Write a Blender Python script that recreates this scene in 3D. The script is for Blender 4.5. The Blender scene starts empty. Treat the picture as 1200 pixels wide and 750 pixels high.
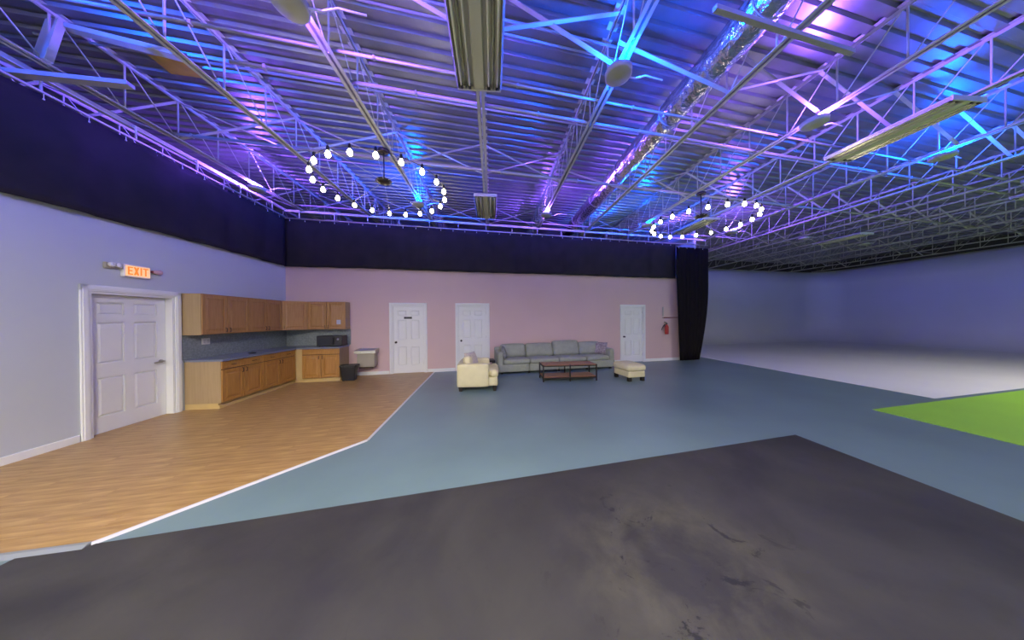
import bpy, math, random
from mathutils import Vector, Matrix
random.seed(7)
S = bpy.context.scene
COL = S.collection

# ---------------------------------------------------------------- camera
cam_d = bpy.data.cameras.new('camera'); cam = bpy.data.objects.new('camera', cam_d); COL.objects.link(cam)
cam_d.sensor_width = 36.0; cam_d.lens = 9.0; cam_d.clip_start = 0.05; cam_d.clip_end = 200
_p = -math.atan(1.5 / 300); _a = math.atan(0.0075)
fw = Vector((0, math.cos(_p), math.sin(_p))); up0 = Vector((0, -math.sin(_p), math.cos(_p))); r0 = Vector((1, 0, 0))
rt = r0 * math.cos(_a) - up0 * math.sin(_a); upv = r0 * math.sin(_a) + up0 * math.cos(_a)
M3 = Matrix((rt, upv, -fw)).transposed()
cam.matrix_world = Matrix.Translation((0, 0, 1.62)) @ M3.to_4x4()
S.camera = cam

# ---------------------------------------------------------------- world, exposure
w = bpy.data.worlds.new('world'); S.world = w; w.use_nodes = True
w.node_tree.nodes['Background'].inputs[0].default_value = (0.75, 0.8, 1.0, 1)
w.node_tree.nodes['Background'].inputs[1].default_value = 0.02
S.view_settings.view_transform = 'Standard'; S.view_settings.look = 'None'
S.view_settings.gamma = 1.0; S.view_settings.use_curve_mapping = False
S.view_settings.exposure = -0.36

# light levels
P_BULB = 52.0        # radiance of a chandelier bulb
P_FILL = 980.0       # watts of one lit fixture added out of view as fill
P_UP_VIOLET = 1050.0; P_UP_BLUE = 1400.0

# ---------------------------------------------------------------- helpers
def tag(o, label=None, cat=None, group=None, kind=None):
    if label: o['label'] = label
    if cat: o['category'] = cat
    if group: o['group'] = group
    if kind: o['kind'] = kind
    return o

def link(name, data, parent=None, loc=None, rz=None):
    o = bpy.data.objects.new(name, data); COL.objects.link(o)
    if parent: o.parent = parent
    if loc is not None: o.location = loc
    if rz is not None: o.rotation_euler = (0, 0, rz)
    return o

def thing(name, label, cat, loc=(0, 0, 0), rz=0.0, group=None, kind=None):
    return tag(link(name, None, None, loc, rz), label, cat, group, kind)

class MB:
    def __init__(s): s.v = []; s.f = []
    def add(s, vs, fs):
        n = len(s.v); s.v += [tuple(v) for v in vs]; s.f += [tuple(i + n for i in f) for f in fs]; return s
    def box(s, x0, x1, y0, y1, z0, z1):
        return s.add([(x0,y0,z0),(x1,y0,z0),(x1,y1,z0),(x0,y1,z0),(x0,y0,z1),(x1,y0,z1),(x1,y1,z1),(x0,y1,z1)],
                     [(3,2,1,0),(4,5,6,7),(0,1,5,4),(1,2,6,5),(2,3,7,6),(3,0,4,7)])
    def bbox(s, x0, x1, y0, y1, z0, z1, b=0.006):
        # box whose edges are chamfered
        c = ((x0+x1)/2, (y0+y1)/2, (z0+z1)/2); h = ((x1-x0)/2, (y1-y0)/2, (z1-z0)/2)
        b = min(b, *(k*0.9 for k in h)); vs = []; idx = {}
        for sx in (-1,1):
            for sy in (-1,1):
                for sz in (-1,1):
                    for a in range(3):
                        q = [h[0]-b, h[1]-b, h[2]-b]; q[a] = h[a]
                        idx[(sx,sy,sz,a)] = len(vs); vs.append((c[0]+sx*q[0], c[1]+sy*q[1], c[2]+sz*q[2]))
        fs = []; I = lambda x,y,z,a: idx[(x,y,z,a)]
        for a in range(3):
            for sg in (-1,1):
                o1, o2 = (a+1)%3, (a+2)%3; q = []
                for d1, d2 in ((-1,-1),(1,-1),(1,1),(-1,1)):
                    k = [0,0,0]; k[a] = sg; k[o1] = d1; k[o2] = d2; q.append(I(*k, a))
                fs.append(q if sg > 0 else q[::-1])
        for a in range(3):
            o1, o2 = (a+1)%3, (a+2)%3
            for d1 in (-1,1):
                for d2 in (-1,1):
                    k0 = [0,0,0]; k0[a] = -1; k0[o1] = d1; k0[o2] = d2; k1 = list(k0); k1[a] = 1
                    q = [I(*k0,o1), I(*k1,o1), I(*k1,o2), I(*k0,o2)]
                    fs.append(q if d1*d2 < 0 else q[::-1])
        for sx in (-1,1):
            for sy in (-1,1):
                for sz in (-1,1):
                    q = [I(sx,sy,sz,0), I(sx,sy,sz,1), I(sx,sy,sz,2)]; fs.append(q if sx*sy*sz > 0 else q[::-1])
        return s.add(vs, fs)
    def prism(s, poly, z0, z1):
        n = len(poly)
        return s.add([(x,y,z0) for x,y in poly] + [(x,y,z1) for x,y in poly],
                     [tuple(range(n-1,-1,-1)), tuple(range(n,2*n))] + [(i,(i+1)%n,n+(i+1)%n,n+i) for i in range(n)])
    def bar(s, p0, p1, w, h=None, up=(0,0,1)):
        h = h or w; p0 = Vector(p0); p1 = Vector(p1); d = (p1-p0).normalized(); u = Vector(up)
        if abs(d.dot(u)) > 0.98: u = Vector((0,1,0))
        a = d.cross(u).normalized()*w/2; b = a.cross(d).normalized()*h/2
        vs = [p+q for p in (p0,p1) for q in (-a-b, a-b, a+b, -a+b)]
        return s.add(vs, [(0,1,2,3),(7,6,5,4),(4,5,1,0),(5,6,2,1),(6,7,3,2),(7,4,0,3)])
    def tube(s, p0, p1, r, n=8, r1=None):
        r1 = r if r1 is None else r1; p0 = Vector(p0); p1 = Vector(p1); d = (p1-p0).normalized()
        u = Vector((0,0,1)) if abs(d.z) < 0.9 else Vector((1,0,0)); a = d.cross(u).normalized(); b = d.cross(a)
        vs = [p0+(a*math.cos(t)+b*math.sin(t))*r for t in [2*math.pi*i/n for i in range(n)]]
        vs += [p1+(a*math.cos(t)+b*math.sin(t))*r1 for t in [2*math.pi*i/n for i in range(n)]]
        return s.add(vs, [tuple(range(n)), tuple(range(2*n-1,n-1,-1))] + [(i,n+i,n+(i+1)%n,(i+1)%n) for i in range(n)])
    def path(s, pts, r, n=6):
        for a, b in zip(pts, pts[1:]): s.tube(a, b, r, n)
        return s
    def lathe(s, prof, n=20, c=(0,0,0)):
        vs = []; fs = []
        for r, z in prof:
            for i in range(n):
                t = 2*math.pi*i/n; vs.append((c[0]+r*math.cos(t), c[1]+r*math.sin(t), c[2]+z))
        for k in range(len(prof)-1):
            for i in range(n): fs.append((k*n+i, k*n+(i+1)%n, (k+1)*n+(i+1)%n, (k+1)*n+i))
        fs.append(tuple(range(n-1,-1,-1))); fs.append(tuple((len(prof)-1)*n+i for i in range(n)))
        return s.add(vs, fs)
    def torus(s, R, r, z=0, n=48, m=6):
        vs = []; fs = []
        for i in range(n):
            t = 2*math.pi*i/n
            for j in range(m):
                q = 2*math.pi*j/m; vs.append(((R+r*math.cos(q))*math.cos(t), (R+r*math.cos(q))*math.sin(t), z+r*math.sin(q)))
        for i in range(n):
            for j in range(m): fs.append((i*m+j, ((i+1)%n)*m+j, ((i+1)%n)*m+(j+1)%m, i*m+(j+1)%m))
        return s.add(vs, fs)
    def cushion(s, c, size, r=0.06, puff=(0,0,0.03), n=8, wr=0.0, M=None):
        # soft rounded block with bulging faces
        hx, hy, hz = [k/2 for k in size]; pts = {}; vs = []; fs = []
        def vid(i,j,k):
            if (i,j,k) in pts: return pts[(i,j,k)]
            p = [2*i/n-1, 2*j/n-1, 2*k/n-1]; q = []; inn = []
            for t, hh in zip(p, (hx,hy,hz)):
                t = math.copysign(1-(1-abs(t))**1.35, t); q.append(t*hh); inn.append(max(-(hh-r), min(hh-r, t*hh)))
            d = Vector(q)-Vector(inn)
            if d.length > 1e-9: d = d.normalized()*r
            v = Vector(inn)+d
            bx = (1-p[1]**2)*(1-p[2]**2); by = (1-p[0]**2)*(1-p[2]**2); bz = (1-p[0]**2)*(1-p[1]**2)
            v += Vector((p[0]*bx*puff[0], p[1]*by*puff[1], p[2]*bz*puff[2]))
            if wr: v += Vector((math.sin(7*p[1]+3*p[2]), math.sin(6*p[0]+2*p[2]+1), math.sin(5*p[0]+4*p[1]+2)))*wr
            if M is not None: v = M @ v
            pts[(i,j,k)] = len(vs); vs.append(v+Vector(c)); return pts[(i,j,k)]
        for a in range(n):
            for b in range(n):
                fs.append((vid(a,b,0),vid(a,b+1,0),vid(a+1,b+1,0),vid(a+1,b,0)))
                fs.append((vid(a,b,n),vid(a+1,b,n),vid(a+1,b+1,n),vid(a,b+1,n)))
                fs.append((vid(a,0,b),vid(a+1,0,b),vid(a+1,0,b+1),vid(a,0,b+1)))
                fs.append((vid(a,n,b),vid(a,n,b+1),vid(a+1,n,b+1),vid(a+1,n,b)))
                fs.append((vid(0,a,b),vid(0,a,b+1),vid(0,a+1,b+1),vid(0,a+1,b)))
                fs.append((vid(n,a,b),vid(n,a+1,b),vid(n,a+1,b+1),vid(n,a,b+1)))
        return s.add(vs, fs)
    def mesh(s, name, m, smooth=False):
        me = bpy.data.meshes.new(name); me.from_pydata(s.v, [], s.f); me.materials.append(m)
        if smooth: me.polygons.foreach_set('use_smooth', [True]*len(me.polygons))
        me.update(); return me
    def build(s, name, m, parent=None, smooth=False):
        return link(name, s.mesh(name, m, smooth), parent)

def MAT(name, c, rough=0.5, metal=0.0, spec=0.5, var=0.0, vscale=6.0, c2=None, bump=0.0, bscale=40.0, stretch=None, emit=None, estr=0.0, objvar=0.0, detail=6.0):
    m = bpy.data.materials.new(name); m.use_nodes = True; nt = m.node_tree; N = nt.nodes; b = N['Principled BSDF']
    b.inputs['Base Color'].default_value = (*c, 1); b.inputs['Roughness'].default_value = rough
    b.inputs['Metallic'].default_value = metal; b.inputs['Specular IOR Level'].default_value = spec
    if emit: b.inputs['Emission Color'].default_value = (*emit, 1); b.inputs['Emission Strength'].default_value = estr
    tc = N.new('ShaderNodeTexCoord'); mp = N.new('ShaderNodeMapping'); nt.links.new(tc.outputs['Object'], mp.inputs[0])
    if stretch: mp.inputs['Scale'].default_value = stretch
    if var or c2:
        nz = N.new('ShaderNodeTexNoise'); nz.inputs['Scale'].default_value = vscale; nz.inputs['Detail'].default_value = detail
        nt.links.new(mp.outputs[0], nz.inputs[0])
        rp = N.new('ShaderNodeValToRGB'); nt.links.new(nz.outputs[0], rp.inputs[0])
        c2 = c2 or tuple(k*(1-var) for k in c)
        rp.color_ramp.elements[0].position = 0.32; rp.color_ramp.elements[1].position = 0.68
        rp.color_ramp.elements[0].color = (*c2, 1); rp.color_ramp.elements[1].color = (*c, 1); out = rp.outputs[0]
        if objvar:
            oi = N.new('ShaderNodeObjectInfo'); mr = N.new('ShaderNodeMapRange'); mr.inputs[3].default_value = 1-objvar; mr.inputs[4].default_value = 1+objvar
            nt.links.new(oi.outputs['Random'], mr.inputs[0]); hs = N.new('ShaderNodeHueSaturation')
            nt.links.new(mr.outputs[0], hs.inputs['Value']); nt.links.new(out, hs.inputs['Color']); out = hs.outputs[0]
        nt.links.new(out, b.inputs['Base Color'])
    if bump:
        n2 = N.new('ShaderNodeTexNoise'); n2.inputs['Scale'].default_value = bscale; nt.links.new(mp.outputs[0], n2.inputs[0])
        bp = N.new('ShaderNodeBump'); bp.inputs['Strength'].default_value = bump; bp.inputs['Distance'].default_value = 0.02
        nt.links.new(n2.outputs[0], bp.inputs['Height']); nt.links.new(bp.outputs[0], b.inputs['Normal'])
    return m

def EMIT(name, c, s):
    m = bpy.data.materials.new(name); m.use_nodes = True; nt = m.node_tree; nt.nodes.remove(nt.nodes['Principled BSDF'])
    e = nt.nodes.new('ShaderNodeEmission'); e.inputs[0].default_value = (*c, 1); e.inputs[1].default_value = s
    nt.links.new(e.outputs[0], nt.nodes['Material Output'].inputs[0]); return m

# ---------------------------------------------------------------- materials
m_wallL = MAT('grey_blue_wall_paint', (0.52, 0.56, 0.59), 0.55, var=0.04, vscale=1.2, bump=0.03, bscale=90)
m_pink = MAT('pink_wall_paint', (0.62, 0.45, 0.44), 0.55, var=0.05, vscale=0.9, bump=0.03, bscale=90)
m_white = MAT('white_gloss_paint', (0.78, 0.80, 0.79), 0.35, var=0.03, vscale=3)
m_cyc = MAT('white_cyclorama_paint', (0.70, 0.71, 0.78), 0.6, var=0.06, vscale=0.5)
m_shell = MAT('dark_block_wall', (0.06, 0.055, 0.055), 0.8, var=0.3, vscale=1.5)
m_rear = MAT('pale_rear_wall', (0.55, 0.55, 0.56), 0.7)
m_blue = MAT('blue_grey_floor_paint', (0.15, 0.225, 0.25), 0.36, var=0.18, vscale=0.7, bump=0.02, bscale=20)
m_green = MAT('chroma_green_floor_paint', (0.27, 0.55, 0.05), 0.5, var=0.08, vscale=1.0)
m_deck = MAT('galvanised_roof_deck', (0.27, 0.27, 0.265), 0.36, metal=0.65, var=0.22, vscale=2.2, bump=0.06, bscale=6)
m_steel = MAT('white_painted_steel', (0.52, 0.51, 0.46), 0.45, var=0.12, vscale=5)
m_rod = MAT('grey_painted_steel', (0.38, 0.37, 0.37), 0.45, metal=0.2)
m_foil = MAT('crinkled_foil', (0.80, 0.79, 0.76), 0.22, metal=1.0, var=0.25, vscale=14, bump=0.9, bscale=16)
m_curtain = MAT('black_curtain_cloth', (0.028, 0.024, 0.031), 0.85, spec=0.2, var=0.25, vscale=3)
m_curtain2 = MAT('black_velour', (0.011, 0.009, 0.011), 0.9, spec=0.1)
m_woodcab = MAT('honey_maple', (0.46, 0.235, 0.055), 0.42, c2=(0.36, 0.165, 0.034), vscale=5, stretch=(9, 9, 0.7))
m_woodup = MAT('maple_upper_door', (0.40, 0.215, 0.080), 0.42, c2=(0.32, 0.155, 0.050), vscale=5, stretch=(9, 9, 0.7))
m_gap_shade = MAT('cabinet_gap_shade', (0.10, 0.05, 0.02), 0.6)  # dark colour that paints shade into the gaps between cabinet doors
m_woodpale = MAT('pale_maple_side', (0.40, 0.29, 0.155), 0.45, c2=(0.35, 0.25, 0.125), vscale=4, stretch=(8, 8, 0.6))
m_toe = MAT('pale_maple_plinth', (0.58, 0.42, 0.17), 0.45, var=0.1, vscale=4)
m_top = MAT('blue_grey_laminate', (0.19, 0.22, 0.29), 0.35, var=0.2, vscale=60)
m_splash = MAT('grey_green_tile_splash', (0.27, 0.31, 0.32), 0.4, c2=(0.17, 0.20, 0.21), vscale=38, detail=3)
m_black = MAT('black_plastic', (0.012, 0.012, 0.016), 0.35, var=0.1, vscale=8)
m_dglass = MAT('dark_glass', (0.03, 0.035, 0.05), 0.12)
m_bronze = MAT('dark_bronze', (0.05, 0.04, 0.035), 0.35, metal=0.7)
m_chrome = MAT('brushed_nickel', (0.55, 0.54, 0.52), 0.28, metal=1.0)
m_stainless = MAT('stainless_steel', (0.50, 0.50, 0.46), 0.35, metal=0.85, var=0.1, vscale=4, stretch=(1, 1, 12))
m_beige = MAT('beige_enamel', (0.37, 0.34, 0.26), 0.45, var=0.06, vscale=4)
m_sofa = MAT('grey_green_upholstery', (0.33, 0.355, 0.31), 0.9, spec=0.2, var=0.12, vscale=9, bump=0.15, bscale=30)
m_sofadk = MAT('grey_pillow_cloth', (0.30, 0.32, 0.30), 0.9, spec=0.2, c2=(0.20, 0.20, 0.21), vscale=22)
m_lilac = MAT('lilac_patterned_cloth', (0.40, 0.37, 0.39), 0.9, spec=0.2, c2=(0.20, 0.15, 0.19), vscale=16)
m_cream = MAT('cream_leather', (0.66, 0.60, 0.37), 0.55, var=0.08, vscale=7, bump=0.1, bscale=25)
m_creampat = MAT('cream_patterned_pillow', (0.62, 0.54, 0.46), 0.85, c2=(0.44, 0.38, 0.33), vscale=18)
m_darkwood = MAT('black_stained_wood', (0.016, 0.012, 0.010), 0.45, var=0.2, vscale=6)
m_tabletop = MAT('reddish_wood_top', (0.30, 0.145, 0.085), 0.4, c2=(0.22, 0.10, 0.055), vscale=4, stretch=(1, 9, 9))
m_red = MAT('red_enamel', (0.42, 0.02, 0.02), 0.3)
m_dkred = MAT('dark_red_paint', (0.22, 0.025, 0.03), 0.4)
m_orange = MAT('orange_board', (0.50, 0.30, 0.02), 0.6, var=0.3, vscale=5)
m_strip = MAT('white_aluminium_strip', (0.62, 0.62, 0.66), 0.35, metal=0.25)
m_strip2 = MAT('grey_vinyl_nosing', (0.20, 0.22, 0.25), 0.45)
m_fixt = MAT('cream_fixture_enamel', (0.52, 0.51, 0.38), 0.35, var=0.05, vscale=3)
m_refl = MAT('fixture_reflector', (0.55, 0.55, 0.45), 0.25, metal=0.6)
m_tubeoff = MAT('unlit_lamp_tube', (0.66, 0.65, 0.50), 0.25)
m_disc = MAT('uplight_dish', (0.36, 0.36, 0.27), 0.5)
m_plate = MAT('white_plate', (0.78, 0.77, 0.74), 0.4)
m_paper = MAT('pale_blue_paper', (0.45, 0.47, 0.58), 0.7)
m_bulb = EMIT('glowing_bulb', (1.0, 0.90, 0.58), P_BULB)
m_tubeon = EMIT('lit_lamp_tube', (1.0, 0.97, 0.90), 6.0)
m_exit = MAT('exit_face', (0.75, 0.55, 0.35), 0.4, emit=(1.0, 0.52, 0.16), estr=0.95)
m_exitl = MAT('exit_letters', (0.8, 0.25, 0.03), 0.4, emit=(1.0, 0.27, 0.015), estr=0.8)
m_redlens = MAT('pink_lamp_lens', (0.55, 0.35, 0.38), 0.25)

m_sill = MAT('oak_sill', (0.42,0.25,0.09), 0.4, var=0.2, vscale=4, stretch=(1,9,9))
# wood planks: long grain
m_plank = MAT('oak_laminate', (0.47, 0.30, 0.115), 0.38, c2=(0.265, 0.145, 0.045), vscale=2.2, stretch=(1.2, 12, 1), objvar=0.04, detail=10)

def black_floor():
    m = bpy.data.materials.new('scuffed_black_floor_paint'); m.use_nodes = True; nt = m.node_tree; N = nt.nodes; L = nt.links; b = N['Principled BSDF']
    tc = N.new('ShaderNodeTexCoord')
    def noise(scale, detail, dist=0.0, rough=0.55):
        n = N.new('ShaderNodeTexNoise'); n.inputs['Scale'].default_value = scale; n.inputs['Detail'].default_value = detail
        n.inputs['Distortion'].default_value = dist; n.inputs['Roughness'].default_value = rough; L.new(tc.outputs['Object'], n.inputs[0]); return n.outputs[0]
    def ramp(src, p0, p1, c0, c1):
        r = N.new('ShaderNodeValToRGB'); r.color_ramp.elements[0].position = p0; r.color_ramp.elements[1].position = p1
        r.color_ramp.elements[0].color = (*c0, 1); r.color_ramp.elements[1].color = (*c1, 1); L.new(src, r.inputs[0]); return r.outputs[0]
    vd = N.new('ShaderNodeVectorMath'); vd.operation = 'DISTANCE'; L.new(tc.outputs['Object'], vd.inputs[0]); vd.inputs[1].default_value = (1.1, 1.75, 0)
    def math2(op, a, b_):
        q = N.new('ShaderNodeMath'); q.operation = op; q.use_clamp = True
        for i, x in enumerate((a, b_)):
            if isinstance(x, (int, float)): q.inputs[i].default_value = x
            else: L.new(x, q.inputs[i])
        return q.outputs[0]
    def mix(fac, a, c):
        mx = N.new('ShaderNodeMix'); mx.data_type = 'RGBA'; L.new(fac, mx.inputs['Factor']); L.new(a, mx.inputs['A']); mx.inputs['B'].default_value = (*c, 1); return mx.outputs['Result']
    glow_wear = ramp(vd.outputs['Value'], 0.35, 1.9, (1,)*3, (0,)*3)          # falloff for the painted-in floor glow and the denser scuffs
    base = ramp(noise(0.9, 9, 0.6, 0.6), 0.34, 0.70, (0.024, 0.023, 0.025), (0.048, 0.046, 0.042))
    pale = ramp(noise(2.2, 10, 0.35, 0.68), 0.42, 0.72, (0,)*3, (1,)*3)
    c1 = mix(math2('MULTIPLY', pale, math2('MULTIPLY', glow_wear, 0.75)), base, (0.088, 0.083, 0.062))  # pale sheen of reflected light painted into the floor colour
    sc = ramp(noise(3.6, 10, 0.9, 0.72), 0.585, 0.62, (0,)*3, (1,)*3)
    c2_ = mix(math2('MULTIPLY', sc, math2('ADD', math2('MULTIPLY', glow_wear, 0.95), 0.15)), c1, (0.014, 0.014, 0.016))
    L.new(c2_, b.inputs['Base Color'])
    rr = ramp(noise(1.1, 7, 0.5), 0.3, 0.7, (0.44,)*3, (0.60,)*3); L.new(rr, b.inputs['Roughness']); b.inputs['Specular IOR Level'].default_value = 0.35
    return m
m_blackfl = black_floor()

# ---------------------------------------------------------------- room frame
C0 = Vector((-6.20, 7.024, 0))                       # corner of the two painted walls
u = Vector((0.977, 0.213, 0)); nB = Vector((0.213, -0.977, 0)); RB = math.atan2(u.y, u.x)
v = Vector((0.108, -0.994, 0)); nL = Vector((0.994, 0.108, 0)); RL = math.atan2(v.x*0+0.994, -0.108)
J = Vector((-0.0767, 0.997, 0))                      # run of the roof joists
def Bw(t, off=0, z=0): p = C0+u*t+nB*off; return (p.x, p.y, z)
def Lw(s, off=0, z=0): p = C0+v*s+nL*off; return (p.x, p.y, z)
ZB, ZT, ZD = 4.62, 5.30, 5.30
ZW = 0.010                                            # top of the wood floor

# ---------------------------------------------------------------- floors
def struct(name, mb, m, label, parent=None):
    o = mb.build(name, m, parent)
    if not parent: tag(o, label, name.split('_')[0], kind='structure')
    return o
struct('floor', MB().prism([(-10,-6.5),(26,-6.5),(26,20),(-10,20)], -0.2, 0.0), m_blue, 'blue-grey painted concrete studio floor')
Jb = Vector((-0.0267, 0.9996, 0))
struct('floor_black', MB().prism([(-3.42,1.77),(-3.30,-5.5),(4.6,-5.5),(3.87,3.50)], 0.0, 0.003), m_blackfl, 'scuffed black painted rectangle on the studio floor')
struct('floor_green', MB().prism([(6.22,4.42),(6.9,-5.5),(25.2,-5.5),(24.0,8.42)], 0.0, 0.005), m_green, 'bright green painted floor area beside the white cyclorama')
struct('floor_white', MB().prism([(7.71,10.52),(8.24,4.99),(6.22+17.78*0.985,4.42+4.0*0.98),(23.6,9.0),(22.0,18.4),(6.7,15.1)], 0.0, 0.0035), m_cyc, 'white painted floor of the cyclorama')

# wood floor, plank by plank
wpoly = [(-5.60,1.385),(-3.08,1.86),(-1.96,3.43),(-2.40,7.846),(-6.19,7.02)]
fl = tag(link('floor_wood', None, None, C0, RB), 'honey brown plank floor of the kitchen corner', 'floor', kind='structure')
pv = Vector((-0.213, 0.977, 0))
cl = [((Vector((x,y,0))-C0).dot(u), (Vector((x,y,0))-C0).dot(pv)) for x, y in wpoly]
def clip(poly, cl):
    for i in range(len(cl)):
        a, b = cl[i], cl[(i+1)%len(cl)]; out = []
        f = lambda p: (b[0]-a[0])*(p[1]-a[1])-(b[1]-a[1])*(p[0]-a[0])
        for j in range(len(poly)):
            p, q = poly[j], poly[(j+1)%len(poly)]; fp, fq = f(p), f(q)
            if fp >= 0: out.append(p)
            if fp*fq < 0: t = fp/(fp-fq); out.append((p[0]+(q[0]-p[0])*t, p[1]+(q[1]-p[1])*t))
        poly = out
        if len(poly) < 3: return []
    return poly
pw, pln, gap = 0.152, 1.22, 0.0009
y = -6.6; row = 0
while y < 0.2:
    x = -1.3 - random.random()*pln
    while x < 5.5:
        q = clip([(x+gap,y+gap),(x+pln-gap,y+gap),(x+pln-gap,y+pw-gap),(x+gap,y+pw-gap)], cl)
        if q:
            cx = sum(p[0] for p in q)/len(q); cy = sum(p[1] for p in q)/len(q)
            o = MB().prism([(p[0]-cx,p[1]-cy) for p in q], 0.001, ZW+random.uniform(-.0004,.0004)).build('plank', m_plank, fl); o.location = (cx, cy, 0)
        x += pln
    y += pw
MB().prism(cl, 0.0003, 0.002).build('underlay', m_darkwood, fl)
# edging strips
def strip(name, a, b, wd, h, m, label):
    a = Vector((*a,0)); b = Vector((*b,0)); d = (b-a).normalized(); n = Vector((d.y,-d.x,0))
    q = [a-n*0.004, b-n*0.004, b+n*wd*0.35, a+n*wd*0.35]; r = [a, b, b+n*wd, a+n*wd]
    mb = MB(); mb.add([(*p.xy,h) for p in q]+[(*p.xy,0.0005) for p in r], [(3,2,1,0),(4,5,6,7),(0,1,5,4),(1,2,6,5),(2,3,7,6),(3,0,4,7)][:])
    return struct(name, mb, m, label)
strip('trim_1', (-1.96,3.43), (-2.40,7.846), 0.026, 0.013, m_strip, 'thin pale strip edging the wood floor towards the pink wall')
strip('trim_2', (-3.08,1.86), (-1.96,3.43), 0.032, 0.014, m_strip, 'wide white metal strip edging the wood floor diagonally')
strip('trim_3', (-5.60,1.385), (-3.08,1.86), 0.055, 0.016, m_strip2, 'grey vinyl nosing edging the wood floor beside the black paint')

# ---------------------------------------------------------------- walls
def wall(name, R, x0, x1, z1, holes, m, label, th=0.14):
    o = MB(); xs = x0
    for a, b, t in sorted(holes):
        o.box(xs, a, 0, th, 0, z1); o.box(a, b, 0, th, t, z1); xs = b
    o.box(xs, x1, 0, th, 0, z1)
    w_ = o.build(name, m); w_.location = C0; w_.rotation_euler = (0,0,R)
    return tag(w_, label, 'wall', kind='structure')
# door openings (inner) in wall coordinates
DL = (-3.525, -2.545, 2.045)
DB = [(2.70,3.62,2.045),(4.61,5.53,2.045),(10.40,11.30,2.025)]
wall('wall_left', RL, -13.2, 0.0, 3.2, [DL], m_wallL, 'pale grey-blue painted wall with the exit door')
wall('wall_back', RB, 0.0, 13.55, 3.2, DB, m_pink, 'pink painted wall with three white doors')
# baseboards
def baseboard(name, R, segs, label):
    o = MB()
    for a, b in segs: o.bbox(a, b, -0.014, 0, 0.0, 0.105, 0.004)
    b_ = o.build(name, m_white); b_.location = C0; b_.rotation_euler = (0,0,R)
    tag(b_, label, 'baseboard', kind='structure')
baseboard('baseboard_left', RL, [(-13.0,-3.625)], 'white baseboard along the grey-blue wall')
baseboard('baseboard_back', RB, [(1.60,2.615),(3.70,4.525),(5.61,10.32),(11.38,13.5)], 'white baseboard along the pink wall')

# outer shell
def shell(name, a, b, z0, z1, m, label):
    a = Vector((*a,0)); b = Vector((*b,0)); d = (b-a).normalized(); n = Vector((-d.y,d.x,0))*0.1
    return struct(name, MB().prism([a.xy,b.xy,(b+n).xy,(a+n).xy], z0, z1), m, label)
shell('wall_outer_left', (-9.6,13.0), (-7.6,-6.4), 0, 5.4, m_shell, 'dark outer wall behind the kitchen partition') 
shell('wall_outer_back', (6.72,15.25), (-9.7,11.7), 0, 5.4, m_shell, 'dark outer wall behind the pink partition')
shell('wall_rear', (-8.5,-6.4), (26,-6.4), 0, 5.4, m_rear, 'pale rear wall of the studio')
E0 = C0+u*13.55
shell('wall_side', (6.68,15.24), (E0.x,E0.y), 0, 5.4, m_cyc, 'white side wall of the cyclorama behind the black drape')

# cyclorama sweep (walls with a curved foot)
def cyclorama():
    Rv = 1.3; Rc = 0.95; ztop = 4.74
    K = Vector((22.2,18.5,0)); d1 = u.copy(); d2 = -J
    # path on wall plane
    ang = math.acos(max(-1,min(1,d1.dot(d2)))); tl = Rv*math.tan(ang/2); pts = []
    A = K-d1*tl; n1 = Vector((d1.y,-d1.x,0)); n2 = Vector((d2.y,-d2.x,0)); cc = A+n1*Rv
    for t in range(12): pts.append((Vector((6.72,15.13,0)).lerp(A, t/12), n1))
    a0 = math.atan2((-n1).y,(-n1).x); a1 = math.atan2((-n2).y,(-n2).x)
    for i in range(13):
        q = a0+(a1-a0)*i/12; e = Vector((math.cos(q),math.sin(q),0)); pts.append((cc+e*Rv, -e))
    Bp = K+d2*tl
    for t in range(1,21): pts.append((Bp+d2*(24.0-tl)*t/20, n2))
    prof = []
    for i in range(11):
        q = math.pi/2*i/10; prof.append((Rc*(1-math.sin(q)), Rc*(1-math.cos(q))))
    prof += [(0,1.8),(0,2.8),(0,3.8),(0,ztop)]
    vs = []; fs = []; m = len(prof)
    for P, n in pts:
        for off, z in prof: q = P+n*off; vs.append((q.x,q.y,z+0.0036))
    for i in range(len(pts)-1):
        for j in range(m-1): fs.append((i*m+j,(i+1)*m+j,(i+1)*m+j+1,i*m+j+1))
    o = MB().add(vs,fs).build('wall_cyclorama', m_cyc, smooth=True)
    tag(o, 'white cyclorama wall with a curved foot and corner', 'wall', kind='structure')
    md = o.modifiers.new('thickness', 'SOLIDIFY'); md.thickness = 0.06; md.offset = -1
    # block wall strip above the painted cyclorama
    mb = MB(); vs = []
    for P, n in pts: vs += [(P.x+n.x*0.02,P.y+n.y*0.02,ztop),(P.x+n.x*0.02,P.y+n.y*0.02,5.42),(P.x-n.x*0.2,P.y-n.y*0.2,ztop),(P.x-n.x*0.2,P.y-n.y*0.2,5.42)]
    fs = []
    for i in range(len(pts)-1):
        a = i*4; b = a+4; fs += [(a,b,b+1,a+1),(a+2,a+3,b+3,b+2),(a,a+2,b+2,b),(a+1,b+1,b+3,a+3)]
    struct('wall_upper', mb.add(vs,fs), m_shell, 'dark block wall strip above the white cyclorama')
cyclorama()

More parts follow.
